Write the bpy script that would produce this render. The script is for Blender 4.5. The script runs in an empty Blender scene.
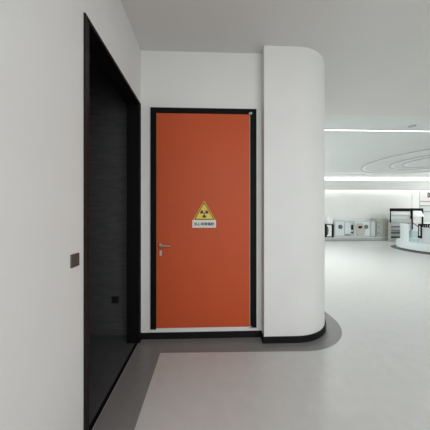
import bpy, bmesh, math
from mathutils import Vector, Matrix
PI = math.pi
C = bpy.context.scene.collection

# ------------------------------------------------------------------ materials
def mat(name, col, rough=0.6, metal=0.0, noise=0.0, scale=30.0, stretch=(1, 1, 1), bump=0.0, spec=0.5, coat=0.0):
    m = bpy.data.materials.new(name); m.use_nodes = True
    nt = m.node_tree; b = nt.nodes['Principled BSDF']
    b.inputs['Roughness'].default_value = rough
    b.inputs['Metallic'].default_value = metal
    b.inputs['Specular IOR Level'].default_value = spec
    b.inputs['Coat Weight'].default_value = coat
    tc = nt.nodes.new('ShaderNodeTexCoord'); mp = nt.nodes.new('ShaderNodeMapping')
    mp.inputs['Scale'].default_value = stretch
    nz = nt.nodes.new('ShaderNodeTexNoise'); nz.inputs['Scale'].default_value = scale; nz.inputs['Detail'].default_value = 5
    nt.links.new(tc.outputs['Object'], mp.inputs['Vector']); nt.links.new(mp.outputs['Vector'], nz.inputs['Vector'])
    rp = nt.nodes.new('ShaderNodeValToRGB')
    lo = [max(0, c * (1 - noise)) for c in col]; hi = [min(1, c * (1 + noise)) for c in col]
    rp.color_ramp.elements[0].position = 0.3; rp.color_ramp.elements[1].position = 0.7
    rp.color_ramp.elements[0].color = (*lo, 1); rp.color_ramp.elements[1].color = (*hi, 1)
    nt.links.new(nz.outputs['Fac'], rp.inputs['Fac']); nt.links.new(rp.outputs['Color'], b.inputs['Base Color'])
    if bump:
        bp = nt.nodes.new('ShaderNodeBump'); bp.inputs['Strength'].default_value = bump; bp.inputs['Distance'].default_value = 0.01
        nt.links.new(nz.outputs['Fac'], bp.inputs['Height']); nt.links.new(bp.outputs['Normal'], b.inputs['Normal'])
    return m
def emit(name, col, s):
    m = bpy.data.materials.new(name); m.use_nodes = True
    nt = m.node_tree; nt.nodes.clear()
    o = nt.nodes.new('ShaderNodeOutputMaterial'); e = nt.nodes.new('ShaderNodeEmission')
    e.inputs['Color'].default_value = (*col, 1); e.inputs['Strength'].default_value = s
    nt.links.new(e.outputs[0], o.inputs['Surface']); return m
def glass(name, col):
    m = mat(name, col, 0.08, noise=0.01)
    b = m.node_tree.nodes['Principled BSDF']
    b.inputs['Transmission Weight'].default_value = 0.85; b.inputs['IOR'].default_value = 1.45
    return m

M = dict(
    wall=mat('white_wall_paint', (.79, .795, .787), .62, noise=.012, scale=3),
    hallwall=mat('hall_wall_paint', (.84, .84, .825), .62, noise=.01, scale=3),
    ceil=mat('ceiling_paint', (.70, .695, .68), .75, noise=.012, scale=2),
    hallceil=mat('hall_ceiling_paint', (.70, .735, .73), .6, noise=.012, scale=2),
    floor=mat('pale_vinyl_floor', (.60, .60, .59), .30, noise=.03, scale=9, spec=.45),
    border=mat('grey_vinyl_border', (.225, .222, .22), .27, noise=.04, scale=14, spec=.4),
    darkfloor=mat('charcoal_floor_tile', (.085, .088, .093), .35, noise=.12, scale=10),
    darkwall=mat('charcoal_stone_tile', (.075, .076, .078), .62, noise=.2, scale=5, stretch=(1.2, 1.2, 9), bump=.1),
    black=mat('black_metal', (.0045, .0045, .005), .6, noise=.1, spec=.12),
    skirt=mat('black_baseboard', (.007, .007, .0075), .6, noise=.1, spec=.2),
    trim=mat('dark_bronze_trim', (.014, .010, .009), .5, noise=.15, spec=.2),
    red=mat('orange_red_laminate', (.56, .087, .024), .5, noise=.02, scale=4, spec=.3),
    steel=mat('brushed_steel', (.62, .60, .57), .3, 1.0, noise=.06, scale=40),
    dark=mat('dark_gap', (.008, .008, .008), .8),
    yellow=mat('sign_yellow', (.80, .58, .07), .45, noise=.01),
    signblack=mat('sign_black', (.012, .012, .012), .5),
    signwhite=mat('sign_white', (.74, .73, .71), .45, noise=.01),
    plate=mat('bronze_grey_plate', (.075, .066, .060), .45, 0, noise=.06),
    plateblack=mat('black_plate', (.012, .012, .013), .4),
    white=mat('white_lacquer', (.82, .84, .84), .35, noise=.01),
    palegrey=mat('pale_grey_metal', (.58, .62, .62), .45, noise=.03),
    grey=mat('mid_grey_metal', (.44, .46, .445), .5, noise=.04),
    greengrey=mat('olive_grey_metal', (.44, .45, .41), .55, noise=.04),
    beige=mat('beige_plastic', (.52, .515, .465), .5, noise=.03),
    bluewhite=mat('bluish_white_laminate', (.72, .78, .79), .35, noise=.01),
    counter=mat('pale_grey_laminate', (.56, .60, .61), .4, noise=.02),
    darkgrey=mat('dark_grey', (.10, .10, .10), .5, noise=.05),
    kioskglass=glass('tinted_glass', (.72, .86, .88)),
    pink=mat('pinkish_white_board', (.76, .72, .72), .5, noise=.01),
    ringgrey=mat('ring_edge_grey', (.48, .50, .50), .6),
    gauge=mat('gauge_grey', (.17, .175, .175), .5),
    tan=mat('tan_sticker', (.50, .49, .38), .5),
    strip=emit('led_strip', (.96, 1.0, .985), 7.0),
    cove=emit('led_cove', (1.0, .995, .97), 7),
    band=mat('board_band_grey', (.36, .34, .34), .5),
)

# ------------------------------------------------------------------ helpers
def new(): return bmesh.new()
def box(bm, x0, x1, y0, y1, z0, z1):
    r = bmesh.ops.create_cube(bm, size=1)
    for v in r['verts']:
        v.co = Vector(((x0 + x1) / 2 + v.co.x * (x1 - x0), (y0 + y1) / 2 + v.co.y * (y1 - y0), (z0 + z1) / 2 + v.co.z * (z1 - z0)))
    return bm
def B(*a): return box(new(), *a)
def prism(bm, pts, z0, z1):
    lo = [bm.verts.new((x, y, z0)) for x, y in pts]; hi = [bm.verts.new((x, y, z1)) for x, y in pts]
    n = len(pts)
    bm.faces.new(lo[::-1]); bm.faces.new(hi)
    for i in range(n):
        bm.faces.new((lo[i], lo[(i + 1) % n], hi[(i + 1) % n], hi[i]))
    return bm
def xzprism(bm, pts, y0, y1):                     # outline in the x-z plane, thickness along y
    lo = [bm.verts.new((x, y0, z)) for x, z in pts]; hi = [bm.verts.new((x, y1, z)) for x, z in pts]
    n = len(pts)
    bm.faces.new(lo); bm.faces.new(hi[::-1])
    for i in range(n):
        bm.faces.new((lo[i], hi[i], hi[(i + 1) % n], lo[(i + 1) % n]))
    return bm
def xprism(bm, pts, x0, x1):                      # outline in the y-z plane, length along x
    a = [bm.verts.new((x0, y, z)) for y, z in pts]; b = [bm.verts.new((x1, y, z)) for y, z in pts]
    n = len(pts)
    bm.faces.new(a); bm.faces.new(b[::-1])
    for i in range(n): bm.faces.new((a[i], b[i], b[(i + 1) % n], a[(i + 1) % n]))
    return bm
def cyl(bm, a, b, r, seg=24, r2=None):
    a = Vector(a); b = Vector(b); d = b - a
    q = d.to_track_quat('Z', 'Y').to_matrix().to_4x4()
    bmesh.ops.create_cone(bm, cap_ends=True, segments=seg, radius1=r, radius2=r if r2 is None else r2, depth=d.length,
                          matrix=Matrix.Translation((a + b) / 2) @ q)
    return bm
def arc(cx, cy, r, a0, a1, n=48):
    return [(cx + r * math.cos(math.radians(a0 + (a1 - a0) * i / n)), cy + r * math.sin(math.radians(a0 + (a1 - a0) * i / n))) for i in range(n + 1)]
def arcslab(bm, cx, cy, r0, r1, a0, a1, z0, z1, n=40):
    full = abs(a1 - a0) >= 359.9
    if not full:
        return prism_q(bm, arc(cx, cy, r1, a0, a1, n), arc(cx, cy, r0, a0, a1, n), z0, z1, False)
    return prism_q(bm, arc(cx, cy, r1, a0, a1, n)[:-1], arc(cx, cy, r0, a0, a1, n)[:-1], z0, z1, True)
def prism_q(bm, out, inn, z0, z1, closed):
    R = [[bm.verts.new((x, y, z)) for x, y in p] for p, z in ((out, z0), (out, z1), (inn, z1), (inn, z0))]
    n = len(out)
    for i in range(n if closed else n - 1):
        j = (i + 1) % n
        for k in range(4):
            a, b = R[k], R[(k + 1) % 4]
            bm.faces.new((a[i], a[j], b[j], b[i]))
    if not closed:
        bm.faces.new([R[k][0] for k in range(4)]); bm.faces.new([R[k][-1] for k in range(3, -1, -1)])
    return bm

ORG = {}
def put(o, label=None, cat=None, group=None, kind=None):
    if label: o['label'] = label
    if cat: o['category'] = cat
    if group: o['group'] = group
    if kind: o['kind'] = kind
    return o
def obj(name, bm, m, parent=None, bevel=0.0, smooth=False, label=None):
    bmesh.ops.recalc_face_normals(bm, faces=bm.faces[:])
    if parent is None:
        xs = [v.co.x for v in bm.verts]; ys = [v.co.y for v in bm.verts]; zs = [v.co.z for v in bm.verts]
        org = Vector(((min(xs) + max(xs)) / 2, (min(ys) + max(ys)) / 2, min(zs)))
    else: org = ORG[parent.name]
    bmesh.ops.translate(bm, verts=bm.verts[:], vec=-org)
    me = bpy.data.meshes.new(name); bm.to_mesh(me); bm.free()
    me.materials.append(M[m] if isinstance(m, str) else m)
    o = bpy.data.objects.new(name, me); C.objects.link(o)
    if parent is None: o.location = org
    else: o.parent = parent
    ORG[o.name] = org
    if smooth:
        for p in me.polygons: p.use_smooth = True
        me.set_sharp_from_angle(angle=math.radians(35))
    if bevel:
        mod = o.modifiers.new('bevel', 'BEVEL'); mod.width = bevel; mod.segments = 2; mod.limit_method = 'ANGLE'
    if label: o['label'] = label
    return o
def thing(name, loc, label, cat, group=None, kind=None):
    o = bpy.data.objects.new(name, None); C.objects.link(o); o.location = loc; o.empty_display_size = .1
    ORG[o.name] = Vector(loc)
    return put(o, label, cat, group, kind)
def struct(name, bm, m, label, cat, **k):
    return put(obj(name, bm, m, **k), label, cat, None, 'structure')
def text_bm(s, size, x, y, z, thick=.0008, bold=.0008):       # lettering standing in the x-z plane, facing -y, centred at x, z
    cu = bpy.data.curves.new('lettering', 'FONT'); cu.body = s; cu.size = size; cu.align_x = 'CENTER'; cu.align_y = 'CENTER'
    cu.extrude = thick; cu.resolution_u = 4
    t = bpy.data.objects.new('lettering', cu); C.objects.link(t)
    bpy.context.view_layer.update()
    me = bpy.data.meshes.new_from_object(t.evaluated_get(bpy.context.evaluated_depsgraph_get()))
    bpy.data.objects.remove(t); bm = new(); bm.from_mesh(me); bpy.data.meshes.remove(me)
    xs = [v.co.x for v in bm.verts]; ys = [v.co.y for v in bm.verts]
    mx, my = (min(xs) + max(xs)) / 2, (min(ys) + max(ys)) / 2
    for v in bm.verts: v.co = Vector((x + v.co.x - mx, y - v.co.z, z + v.co.y - my))
    src = bm.copy(); me = bpy.data.meshes.new('lettering'); src.to_mesh(me); src.free()
    for i, (dx, dz) in enumerate(((bold, 0), (-bold, 0), (0, bold), (0, -bold))):   # heavier strokes
        n0 = len(bm.verts); bm.from_mesh(me); bm.verts.ensure_lookup_table()
        for v in bm.verts[n0:]: v.co += Vector((dx, .0001 * (i + 1), dz))
    bpy.data.meshes.remove(me)
    return bm

# ------------------------------------------------------------------ the setting
XL = -.785          # left wall face
DY = 2.56          # door wall face
HC, HH = 3.40, 3.55
HY = 4.10          # where the corridor ceiling stops
BW = 11.8          # far wall of the hall
XR = 15.0
struct('floor', B(-.79, XR, -4, BW, -.1, 0), 'floor', 'pale grey glossy vinyl floor running from corridor into the hall', 'floor')
struct('floor_room', B(-3.2, -.82, -.2, 2.66, -.1, 0), 'darkfloor', 'charcoal tiled floor inside the dark room on the left', 'floor')
struct('trim_threshold', B(-.82, -.79, 1.44, 2.476, -.05, .004), 'black', 'black threshold strip on the floor under the left doorway', 'trim')
# grey border let into the floor along the walls and round the column
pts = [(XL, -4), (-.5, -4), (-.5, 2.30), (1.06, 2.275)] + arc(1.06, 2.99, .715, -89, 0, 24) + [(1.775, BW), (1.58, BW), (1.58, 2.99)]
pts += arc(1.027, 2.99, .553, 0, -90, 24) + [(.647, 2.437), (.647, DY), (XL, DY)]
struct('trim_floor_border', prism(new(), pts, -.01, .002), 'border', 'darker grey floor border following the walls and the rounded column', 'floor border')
struct('wall_left', box(box(box(new(), -.91, XL, -4, 1.39, 0, HC), -.91, XL, 1.39, 2.53, 2.755, HC), -.91, XL, 2.53, DY, 0, HC), 'wall',
       'smooth white left wall with the dark doorway cut through', 'wall')
struct('wall_back', B(-.91, .66, DY, 2.74, 0, HC + .2), 'wall', 'white wall around the orange red door', 'wall')
pts = [(.647, DY + .05), (.647, 2.437), (1.027, 2.437)] + arc(1.027, 2.99, .553, -90, 0, 32)[1:] + [(1.58, BW), (1.43, BW), (1.43, 2.99)] + arc(1.027, 2.99, .4, 0, -60, 12)[1:] + [(1.0, DY + .05)]
struct('wall_column', prism(new(), pts, 0, HC + .2), 'wall', 'white rounded wall end to the right of the orange red door', 'wall', smooth=True)
struct('wall_hall', B(1.43, XR, BW, BW + .15, 0, HH), 'hallwall', 'far white wall of the exhibition hall, washed with light', 'wall')
struct('wall_right', B(XR, XR + .15, -4, BW, 0, HH + .1), 'hallwall', 'white wall closing the right end of the hall', 'wall')
struct('wall_rear', B(-.91, XR, -4.15, -4, 0, HC), 'wall', 'white wall behind the viewpoint', 'wall')
struct('ceiling', B(-.91, XR, -4, HY, HC, HH + .1), 'ceil', 'plain matt ceiling of the corridor, lower than the hall ceiling', 'ceiling')
struct('ceiling_hall', B(1.43, XR, HY, BW, HH, HH + .1), 'hallceil', 'pale greenish white ceiling of the exhibition hall', 'ceiling')
# dark room
struct('wall_room_back', B(-3.2, -.91, 2.66, 2.76, 0, 3.3), 'darkwall', 'dark stone tiled wall inside the left doorway', 'wall')
struct('wall_room_left', B(-3.3, -3.2, -.2, 2.76, 0, 3.3), 'darkwall', 'dark stone tiled side wall of the left room', 'wall')
struct('wall_room_front', B(-3.2, -.91, -.3, -.2, 0, 3.3), 'darkwall', 'dark stone tiled front wall of the left room', 'wall')
struct('ceiling_room', B(-3.3, -.91, -.3, 2.76, 3.3, 3.4), 'darkfloor', 'dark ceiling of the left room', 'ceiling')
# black cased opening in the left wall
d2 = thing('door_2', (-.84, 1.93, 0), 'black metal casing lining the open doorway in the left wall', 'doorway', None, 'structure')
obj('side_jamb', B(-.918, -.773, 2.478, 2.53, 0, 2.755), 'black', d2, .002)
obj('side_jamb', B(-.918, -.773, 1.39, 1.414, 0, 2.755), 'trim', d2, .002)
obj('head_jamb', B(-.918, -.773, 1.414, 2.478, 2.726, 2.755), 'black', d2, .002)
obj('architrave', B(-.7845, -.775, 1.414, 1.44, 0, 2.726), 'trim', d2, .001)
# baseboards
struct('baseboard_back', B(XL, .647, DY - .012, DY, 0, .076), 'skirt', 'black baseboard below the orange red door', 'baseboard')
pts = [(.642, DY - .014), (.628, 2.420), (1.027, 2.420)] + arc(1.027, 2.99,   .570, -90, 0, 32)[1:] + [(1.597, 11.3), (1.58, 11.3), (1.58, 2.99)] + arc(1.027, 2.99, .553, 0, -90, 32)[1:] + [(.647, 2.437), (.647, DY - .014)]
struct('baseboard_column', prism(new(), pts, 0, .072), 'skirt', 'black baseboard wrapping the rounded white wall end', 'baseboard', smooth=True)
# hall bulkhead with light coves
struct('trim_bulkhead', B(1.6, XR - .02, 11.40, 11.52, 2.784, 3.30), 'hallwall', 'white lowered band along the top of the far hall wall', 'ceiling band')
struct('trim_ceiling_lip', xprism(new(), [(10.95, HH + .01), (11.36, 3.425), (BW, 3.425), (BW, HH + .01)], 1.6, XR - .02), 'hallceil', 'shallow step of the hall ceiling above the back light cove', 'trim')
struct('trim_shadow_line', B(1.6, XR - .02, 11.392, 11.40, 2.784, 2.806), 'grey', 'thin grey line along the lower edge of the white band', 'trim')
struct('trim_pilaster', B(11.58, 11.98, 11.765, BW, 0, HH), 'hallwall', 'shallow white pilaster on the far wall behind the display racks', 'pilaster')

# ------------------------------------------------------------------ orange red door
d1 = thing('door_1', (-.05, DY, .12), 'orange red flush door in a black metal frame', 'door', None, 'structure')
fr = box(box(box(new(), -.668, -.604, DY - .02, DY + .03, .12, 2.725), .512, .583, DY - .02, DY + .03, .12, 2.725), -.604, .512, DY - .02, DY + .03, 2.667, 2.725)
obj('door_frame', fr, 'black', d1, .002)
obj('door_gap', B(-.604, .512, DY + .006, DY + .03, .12, 2.667), 'dark', d1)
lf = obj('door_leaf', B(-.601, .503, DY - .012, DY + .006, .131, 2.662), 'red', d1, .002)
h = obj('door_handle', cyl(new(), (-.552, DY - .012, 1.105), (-.552, DY - .02, 1.105), .021, 32), 'steel', d1, .002, True)
bm = cyl(new(), (-.552, DY - .02, 1.105), (-.552, DY - .062, 1.105), .010)
cyl(bm, (-.560, DY - .058, 1.105), (-.440, DY - .058, 1.103), .0095)
cyl(bm, (-.440, DY - .058, 1.103), (-.432, DY - .05, 1.103), .0095)
obj('lever', bm, 'steel', h, .001, True)
oval = [(-.552 + .015 * math.cos(a * PI / 12), 1.018 + .015 * math.sin(a * PI / 12) + (.022 if a < 12 else -.022)) for a in range(24)]
k = obj('lock', xzprism(new(), oval, DY - .019, DY - .012), 'steel', d1, .002, True)
bm = cyl(new(), (-.552, DY - .019, 1.024), (-.552, DY - .028, 1.024), .010); box(bm, -.557, -.547, DY - .027, DY - .019, .992, 1.024)
obj('key_cylinder', bm, 'steel', k, .001)
for z0, z1, zp in ((2.655, 2.677, 2.650), (.128, .146, .15)):
    hg = obj('pivot_hinge', B(.492, .530, DY - .032, DY - .012, z0, z1), 'steel', d1, .003)
    obj('hinge_pin', cyl(new(), (.517, DY - .034, min(z0, zp)), (.517, DY - .034, max(z1, zp)), .009), 'steel', hg, 0, True)
# radiation warning sign
SY = DY - .012
sg = thing('warning_sign', (-.038, SY, 1.31), 'yellow triangular radiation warning sign with white caption plate on the orange red door', 'sign')
def tri(cx, z0, side, y0, y1, r):
    h = side * math.sqrt(3) / 2
    cs = [(cx - side / 2, z0), (cx + side / 2, z0), (cx, z0 + h)]
    out = []
    ctr = (cx, z0 + h / 3)
    for i, (x, z) in enumerate(cs):
        dx, dz = ctr[0] - x, ctr[1] - z; L = math.hypot(dx, dz)
        px, pz = x + dx / L * 2 * r, z + dz / L * 2 * r
        a = (210, 330, 90)[i]
        for j in range(7):
            t = math.radians(a - 60 + 20 * j); out.append((px + r * math.cos(t), pz + r * math.sin(t)))
    return xzprism(new(), out, y0, y1)
TX = -.038
obj('yellow_border', tri(TX, 1.400, .268, SY - .0015, SY, .010), 'yellow', sg)
obj('black_border', tri(TX, 1.4065, .246, SY - .0022, SY - .0015, .009), 'signblack', sg)
obj('yellow_panel', tri(TX, 1.4165, .212, SY - .003, SY - .0022, .006), 'yellow', sg)
bm = new(); tx, tz = TX, 1.480
for c in (30, 150, 270):
    o_ = [(tx + .050 * math.cos(math.radians(c - 30 + 5 * i)), tz + .050 * math.sin(math.radians(c - 30 + 5 * i))) for i in range(13)]
    i_ = [(tx + .016 * math.cos(math.radians(c + 30 - 5 * i)), tz + .016 * math.sin(math.radians(c + 30 - 5 * i))) for i in range(13)]
    xzprism(bm, o_ + i_, SY - .0038, SY - .003)
xzprism(bm, [(tx + .0105 * math.cos(i * PI / 12), tz + .0105 * math.sin(i * PI / 12)) for i in range(24)], SY - .0038, SY - .003)
obj('trefoil_symbol', bm, 'signblack', sg)
pl = obj('caption_plate', B(-.179, .101, SY - .002, SY, 1.312, 1.402), 'signwhite', sg, .001, label='white caption plate')
obj('lettering', text_bm('当心电离辐射', .040, -.039, SY - .0025, 1.357), 'signblack', pl, label='black printed characters')

# ------------------------------------------------------------------ wall plates
sw = thing('light_switch', (XL, 1.299, 1.162), 'bronze grey light switch plate on the white left wall', 'switch')
obj('switch_plate', B(XL, XL + .009, 1.258, 1.333, 1.166, 1.243), 'plate', sw, .002)
obj('rocker', B(XL + .009, XL + .012, 1.266, 1.325, 1.174, 1.235), 'plate', sw, .001)
so = thing('wall_socket', (-1.12, 2.66, .385), 'black wall socket on the dark tiled wall inside the doorway', 'socket')
obj('socket_plate', B(-1.163, -1.077, 2.651, 2.66, .388, .474), 'plateblack', so, .002)
obj('socket_face', B(-1.148, -1.092, 2.648, 2.651, .403, .459), 'plateblack', so, .001)

# ------------------------------------------------------------------ hall ceiling lights and rings
cl = thing('ceiling_light', (8.2, 5.2, HH - .012), 'long thin white light strip crossing the front of the hall ceiling', 'light')
obj('housing', box(box(new(), 1.7, XR - .1, 5.172, 5.182, HH - .014, HH), 1.7, XR - .1, 5.218, 5.228, HH - .014, HH), 'white', cl)
obj('diffuser', B(1.7, XR - .1, 5.182, 5.218, HH - .010, HH), 'strip', cl)
cv = thing('cove_light', (8.2, 11.44, 3.30), 'thick bright light strip on top of the white band at the back of the hall', 'light')
obj('diffuser', B(1.7, XR - .1, 11.405, 11.515, 3.302, 3.40), 'cove', cv)
wl = thing('wall_washer', (8.2, 11.6, 2.9), 'hidden light strip washing the far wall from behind the white band', 'light')
obj('diffuser', B(1.7, XR - .1, 11.522, 11.54, 2.90, 2.94), 'cove', wl)
RX, RY = 9.15, 8.15
md = thing('ceiling_medallion', (RX, RY, HH), 'set of concentric ring mouldings on the hall ceiling above the round kiosk', 'ceiling moulding')
for r in (2.57, 1.56, 1.12):
    rg = obj('ring_moulding', arcslab(new(), RX, RY, r - .14, r - .03, 0, 360, HH - .010, HH, 96), 'white', md, 0, True)
    obj('ring_edge', arcslab(new(), RX, RY, r - .03, r, 0, 360, HH - .026, HH, 96), 'ringgrey', rg, 0, True)
dl = thing('downlight', (4.84, 4.92, HH), 'small round recessed downlight in the hall ceiling near the front strip', 'light')
obj('bezel', arcslab(new(), 4.84, 4.92, .05, .075, 0, 360, HH - .012, HH, 32), 'grey', dl, 0, True)
obj('lens', cyl(new(), (4.84, 4.92, HH - .006), (4.84, 4.92, HH), .05), 'palegrey', dl)

# ------------------------------------------------------------------ equipment along the far wall
FY = 11.4
pf = thing('display_platform', (8.2, 11.55, 0), 'long low grey platform carrying the row of instruments along the far wall', 'platform')
obj('deck', B(6.0, 10.04, FY - .02, BW - .02, .14, .19), 'palegrey', pf, .004)
obj('base', B(6.03, 10.01, FY, BW - .04, .02, .14), 'grey', pf)
obj('toe_kick', B(6.05, 9.99, FY + .03, BW - .05, 0, .02), 'darkgrey', pf)
t = thing('instrument_cabinet', (6.58, 11.55, .19), 'small white fronted cabinet in a black frame at the left end of the platform', 'cabinet', 'instruments along the far wall')
obj('frame', box(box(box(box(new(), 6.36, 6.45, FY, 11.74, .19, .90), 6.72, 6.81, FY, 11.74, .19, .90), 6.45, 6.72, FY, 11.74, .19, .24), 6.45, 6.72, FY, 11.74, .86, .90), 'black', t, .006)
p = obj('front_panel', B(6.45, 6.72, FY + .01, 11.72, .24, .86), 'white', t, .004)
obj('curved_edge', xzprism(new(), [(6.45, .80)] + [(6.45 + .09 * math.cos(a), .58 + .22 * math.sin(a)) for a in [PI / 2 - i * PI / 12 * 1 for i in range(7)]] + [(6.52, .36), (6.45, .30)], FY - .005, FY + .01), 'darkgrey', p)
t = put(obj('instrument_box', B(6.62, 6.84, 11.46, 11.70, .902, 1.27), 'white', None, .015), 'small plain white box on top of the black framed cabinet', 'box', 'instruments along the far wall')
t = thing('instrument_cabinet', (7.17, 11.55, .19), 'white instrument cabinet with one round dark gauge, second from platform left end', 'cabinet', 'instruments along the far wall')
obj('body', B(6.88, 7.43, FY + .03, 11.75, .19, 1.11), 'palegrey', t, .01)
obj('front_panel', B(6.93, 7.40, FY, FY + .03, .29, 1.03), 'bluewhite', t, .006)
g = obj('gauge', cyl(new(), (7.185, FY, .755), (7.185, FY - .03, .755), .115, 32), 'darkgrey', t, .004, True)
obj('gauge_cap', cyl(new(), (7.185, FY - .03, .755), (7.185, FY - .05, .755), .05, 24), 'gauge', g, 0, True)
for i in range(4): obj('button', cyl(new(), (7.09 + .06 * i, FY, .53), (7.09 + .06 * i, FY - .012, .53), .012, 12), 'grey', t)
t = thing('instrument_cabinet', (7.69, 11.55, .19), 'pale grey cabinet with a black vertical slot between the two gauged cabinets', 'cabinet', 'instruments along the far wall')
obj('body', B(7.44, 7.95, FY + .05, 11.75, .19, 1.10), 'palegrey', t, .01)
obj('door_panel', xzprism(new(), [(7.47, .36), (7.77, .34), (7.77, .94), (7.55, 1.0), (7.47, 1.02)], FY + .02, FY + .05), 'bluewhite', t, .004)
obj('base_shade', B(7.50, 7.78, FY + .0, FY + .05, .30, .335), 'darkgrey', t)  # dark strip standing in for the shade below the door panel
s_ = obj('slot', B(7.825, 7.925, FY + .035, FY + .05, .59, .86), 'black', t)
obj('slot', B(7.825, 7.925, FY + .035, FY + .05, .40, .485), 'black', t)
t = thing('instrument_cabinet', (8.42, 11.55, .19), 'beige fronted instrument cabinet with a dark window and round dial', 'cabinet', 'instruments along the far wall')
obj('body', B(7.97, 8.86, FY + .03, 11.75, .19, 1.09), 'palegrey', t, .01)
obj('white_panel', B(8.00, 8.83, FY + .012, FY + .03, .27, 1.02), 'bluewhite', t, .004)
p = obj('beige_cover', xzprism(new(), [(8.04, .40), (8.12, .29), (8.50, .32), (8.56, .60), (8.46, .86), (8.36, .97), (8.12, .95), (8.04, .84)], FY - .03, FY + .012), 'beige', t, .004)
obj('window', B(8.17, 8.37, FY - .036, FY - .03, .675, .80), 'black', p)
g = obj('dial', cyl(new(), (8.625, FY + .012, .755), (8.625, FY - .02, .755), .11, 32), 'darkgrey', t, .004, True)
obj('dial_cap', cyl(new(), (8.625, FY - .02, .755), (8.625, FY - .03, .755), .06, 24), 'gauge', g, 0, True)
t = thing('instrument_cabinet', (9.02, 11.55, .19), 'plain pale grey cabinet beside the tall olive grey cabinet', 'cabinet', 'instruments along the far wall')
obj('body', B(8.87, 9.165, FY + .03, 11.75, .19, 1.09), 'grey', t, .01)
obj('front_panel', B(8.90, 9.14, FY + .015, FY + .03, .25, 1.03), 'palegrey', t, .004)
t = thing('instrument_cabinet', (9.62, 11.5, .19), 'large olive grey metal cabinet at the right end of the platform', 'cabinet', 'instruments along the far wall')
obj('body', B(9.175, 9.99, FY - .01, 11.75, .19, 1.14), 'greengrey', t, .01)
obj('top_cap', B(9.12, 9.76, FY - .02, 11.7, 1.14, 1.21), 'grey', t, .006)
obj('door_seam', B(9.195, 9.225, FY - .014, FY - .01, .28, 1.08), 'darkgrey', t)
for z in (.42, .74, .98): obj('hinge', B(9.30, 9.34, FY - .03, FY - .01, z - .03, z + .03), 'darkgrey', t)
obj('sticker', B(9.63, 9.84, FY - .013, FY - .01, .60, .79), 'tan', t)

# ------------------------------------------------------------------ display racks behind the kiosk
ry = 11.1
t = thing('display_rack', (10.3, 11.2, 0), 'wide black framed display rack with a white panel, behind the left of the kiosk', 'display rack', 'display racks behind the kiosk')
obj('header', B(9.72, 10.885, ry - .02, ry + .05, 1.60, 1.757), 'black', t, .004)
for x in (9.72, 10.85):
    obj('post', B(x, x + .035, ry, ry + .035, 1.0, 1.62), 'black', t, .002)
    obj('leg', B(x, x + .035, ry, ry + .16, 0, 1.0), 'greengrey', t, .002)
obj('white_panel', B(9.76, 10.85, ry + .03, ry + .05, 1.42, 1.60), 'white', t, .003)
p = obj('grey_panel', B(9.76, 10.85, ry + .03, ry + .05, 1.03, 1.40), 'palegrey', t, .003)
obj('shelf_lip', B(9.76, 10.85, ry - .01, ry + .03, 1.38, 1.41), 'grey', p)
obj('shelf_lip', B(9.76, 10.85, ry - .02, ry + .03, 1.02, 1.20), 'grey', p)
obj('back_panel', B(9.76, 10.85, ry + .14, ry + .16, .08, 1.0), 'palegrey', t)
for z in (.18, .42, .56, .76): obj('shelf', B(9.80, 10.85, ry - .0, ry + .14, z, z + (.07 if z < .2 else .045)), 'black' if z < .5 else 'darkgrey', t, .003)
t = thing('display_rack', (11.2, 11.2, 0), 'narrow black framed display rack with a tilted white board, right of the wide rack', 'display rack', 'display racks behind the kiosk')
obj('header', B(10.90, 11.515, ry - .02, ry + .05, 1.61, 1.757), 'black', t, .004)
for x, z in ((10.90, .62), (11.48, .0)): obj('post', B(x, x + .04, ry - .02, ry + .035, z, 1.62), 'black', t, .002)
bm = new()
vs = [bm.verts.new(v) for v in ((10.96, ry - .03, 1.62), (11.40, ry - .03, 1.61), (11.29, ry - .30, 1.31), (10.90, ry - .30, 1.33))]
f_ = bm.faces.new(vs); r_ = bmesh.ops.extrude_face_region(bm, geom=[f_])
bmesh.ops.translate(bm, verts=[e for e in r_['geom'] if isinstance(e, bmesh.types.BMVert)], vec=(0, .02, .02))
obj('tilted_board', bm, 'white', t)
obj('pink_panel', B(10.95, 11.48, ry + .04, ry + .06, 1.02, 1.30), 'pink', t, .003)
bm = cyl(new(), (10.93, ry, 1.0), (11.12, ry - .16, .76), .02, 12); obj('brace', bm, 'darkgrey', t, 0, True)
obj('low_panel', B(10.95, 11.48, ry + .04, ry + .06, .15, 1.0), 'palegrey', t)

# ------------------------------------------------------------------ board with writing on the far wall
t = thing('wall_board', (12.7, BW, 1.0), 'pinkish white wall board with grooved bands and black writing, right of the pilaster', 'board')
obj('upper_panel', B(12.0, 13.6, BW - .05, BW, 1.93, 2.74), 'pink', t, .004)
obj('lower_panel', B(12.0, 13.6, BW - .045, BW, 1.0, 1.89), 'palegrey', t, .004)
for z in (2.13, 1.89, 1.56): obj('band', B(12.03, 13.6, BW - .07, BW - .04, z, z + .06), 'band', t, .003)
obj('lettering', text_bm('国', .30, 12.585, BW - .055, 2.525, .004, .007), 'signblack', t, label='black character')

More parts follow.
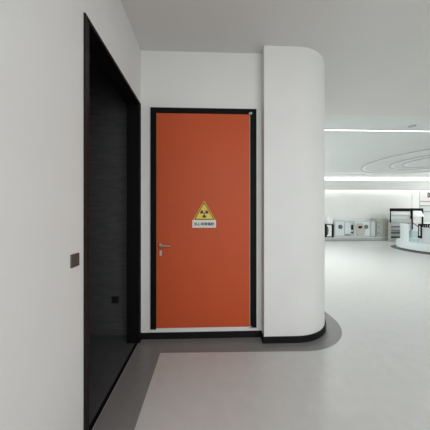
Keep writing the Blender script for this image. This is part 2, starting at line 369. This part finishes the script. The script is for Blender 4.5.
# ------------------------------------------------------------------ round kiosk
KX, KY = 9.6, 8.2
t = thing('round_kiosk', (KX, KY, 0), 'round white kiosk counter on a low plinth standing under the ceiling rings', 'kiosk')
obj('plinth', cyl(new(), (KX, KY, .06), (KX, KY, .35), 1.63, 96), 'bluewhite', t, .012, True)
obj('toe_kick', cyl(new(), (KX, KY, 0), (KX, KY, .06), 1.58, 96), 'darkgrey', t, 0, True)
p = obj('white_counter', arcslab(new(), KX, KY, 1.43, 1.49, 138, 172, .35, 1.02), 'bluewhite', t, .006, True)
obj('countertop', arcslab(new(), KX, KY, 1.42, 1.50, 137.7, 172.3, 1.02, 1.055), 'white', p, .004, True)
obj('glass_panel', arcslab(new(), KX, KY, 1.47, 1.485, 173, 187, .352, .79), 'kioskglass', t, 0, True)
p = obj('grey_counter', arcslab(new(), KX, KY, 1.15, 1.49, 188, 280, .35, .92), 'counter', t, .006, True)
obj('countertop', arcslab(new(), KX, KY, 1.12, 1.50, 187.7, 280.3, .92, .95), 'palegrey', p, .004, True)
obj('inner_floor', cyl(new(), (KX, KY, .35), (KX, KY, .355), 1.1, 64), 'palegrey', t)
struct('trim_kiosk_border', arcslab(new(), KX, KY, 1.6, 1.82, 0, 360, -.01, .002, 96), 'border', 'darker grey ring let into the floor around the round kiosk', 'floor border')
def kp(a, r, z): return (KX + r * math.cos(math.radians(a)), KY + r * math.sin(math.radians(a)), z)
# black holder on the kiosk front
t = thing('brochure_holder', kp(190, 1.49, .55), 'tall black holder with a pale insert hung on the round kiosk front', 'holder')
obj('back_plate', arcslab(new(), KX, KY, 1.502, 1.52, 187.8, 192.4, .54, 1.08), 'black', t, .003)
obj('pocket', arcslab(new(), KX, KY, 1.52, 1.545, 188.0, 192.2, .54, .62), 'black', t, .002)
obj('insert', arcslab(new(), KX, KY, 1.52, 1.526, 189.4, 190.8, .63, 1.0), 'palegrey', t)
t = thing('comb_rack', kp(200, 1.42, .95), 'black comb shaped rack of upright slats on the kiosk counter edge', 'rack')
obj('top_rail', arcslab(new(), KX, KY, 1.40, 1.45, 192.6, 216, 1.05, 1.09), 'black', t, .002)
obj('bottom_rail', arcslab(new(), KX, KY, 1.40, 1.45, 192.6, 216, .951, .962), 'darkgrey', t)
for i in range(10):
    a = 193 + 2.45 * i
    obj('slat', arcslab(new(), KX, KY, 1.405, 1.445, a, a + 1.3, .962, 1.05, 4), 'black', t)

# ------------------------------------------------------------------ light
def area(name, loc, sx, sy, e, col):
    l = bpy.data.lights.new(name, 'AREA'); l.shape = 'RECTANGLE'; l.size = sx; l.size_y = sy; l.energy = e; l.color = col
    o = bpy.data.objects.new(name, l); C.objects.link(o); o.location = loc; return o
area('corridor_lamp', (2.2, -1.6, HC - .02), 4.5, 3.0, 68, (.97, .995, 1))
rear = area('rear_fill', (2.6, -3.9, 1.75), 6.0, 2.9, 106, (1, 1, .99)); rear.rotation_euler = (PI / 2, 0, 0)  # fill light added behind the viewpoint for the door wall, no real window
area('hall_fill_left', (3.0, 8.0, HH - .02), 1.6, 5.0, 212, (.96, 1, .985))  # extra area light added to brighten the hall, hidden behind the column
area('hall_fill_right', (13.2, 7.0, HH - .02), 2.2, 5.5, 262, (.96, 1, .985))  # second added hall light, out of view to the right
w = bpy.data.worlds.new('world'); bpy.context.scene.world = w; w.use_nodes = True
w.node_tree.nodes['Background'].inputs[0].default_value = (.5, .5, .5, 1); w.node_tree.nodes['Background'].inputs[1].default_value = .3

# ------------------------------------------------------------------ camera
cd = bpy.data.cameras.new('camera'); cam = bpy.data.objects.new('camera', cd); C.objects.link(cam)
cam.location = (0, 0, 1.48); cam.rotation_euler = (PI / 2, 0, math.radians(-2.0))
cd.sensor_width = 36; cd.lens = 18.0; cd.shift_y = -1.5 / 430; cd.clip_start = .02
sc = bpy.context.scene
sc.camera = cam
sc.view_settings.view_transform = 'Standard'; sc.view_settings.look = 'None'; sc.view_settings.gamma = 1
sc.view_settings.exposure = -0.08
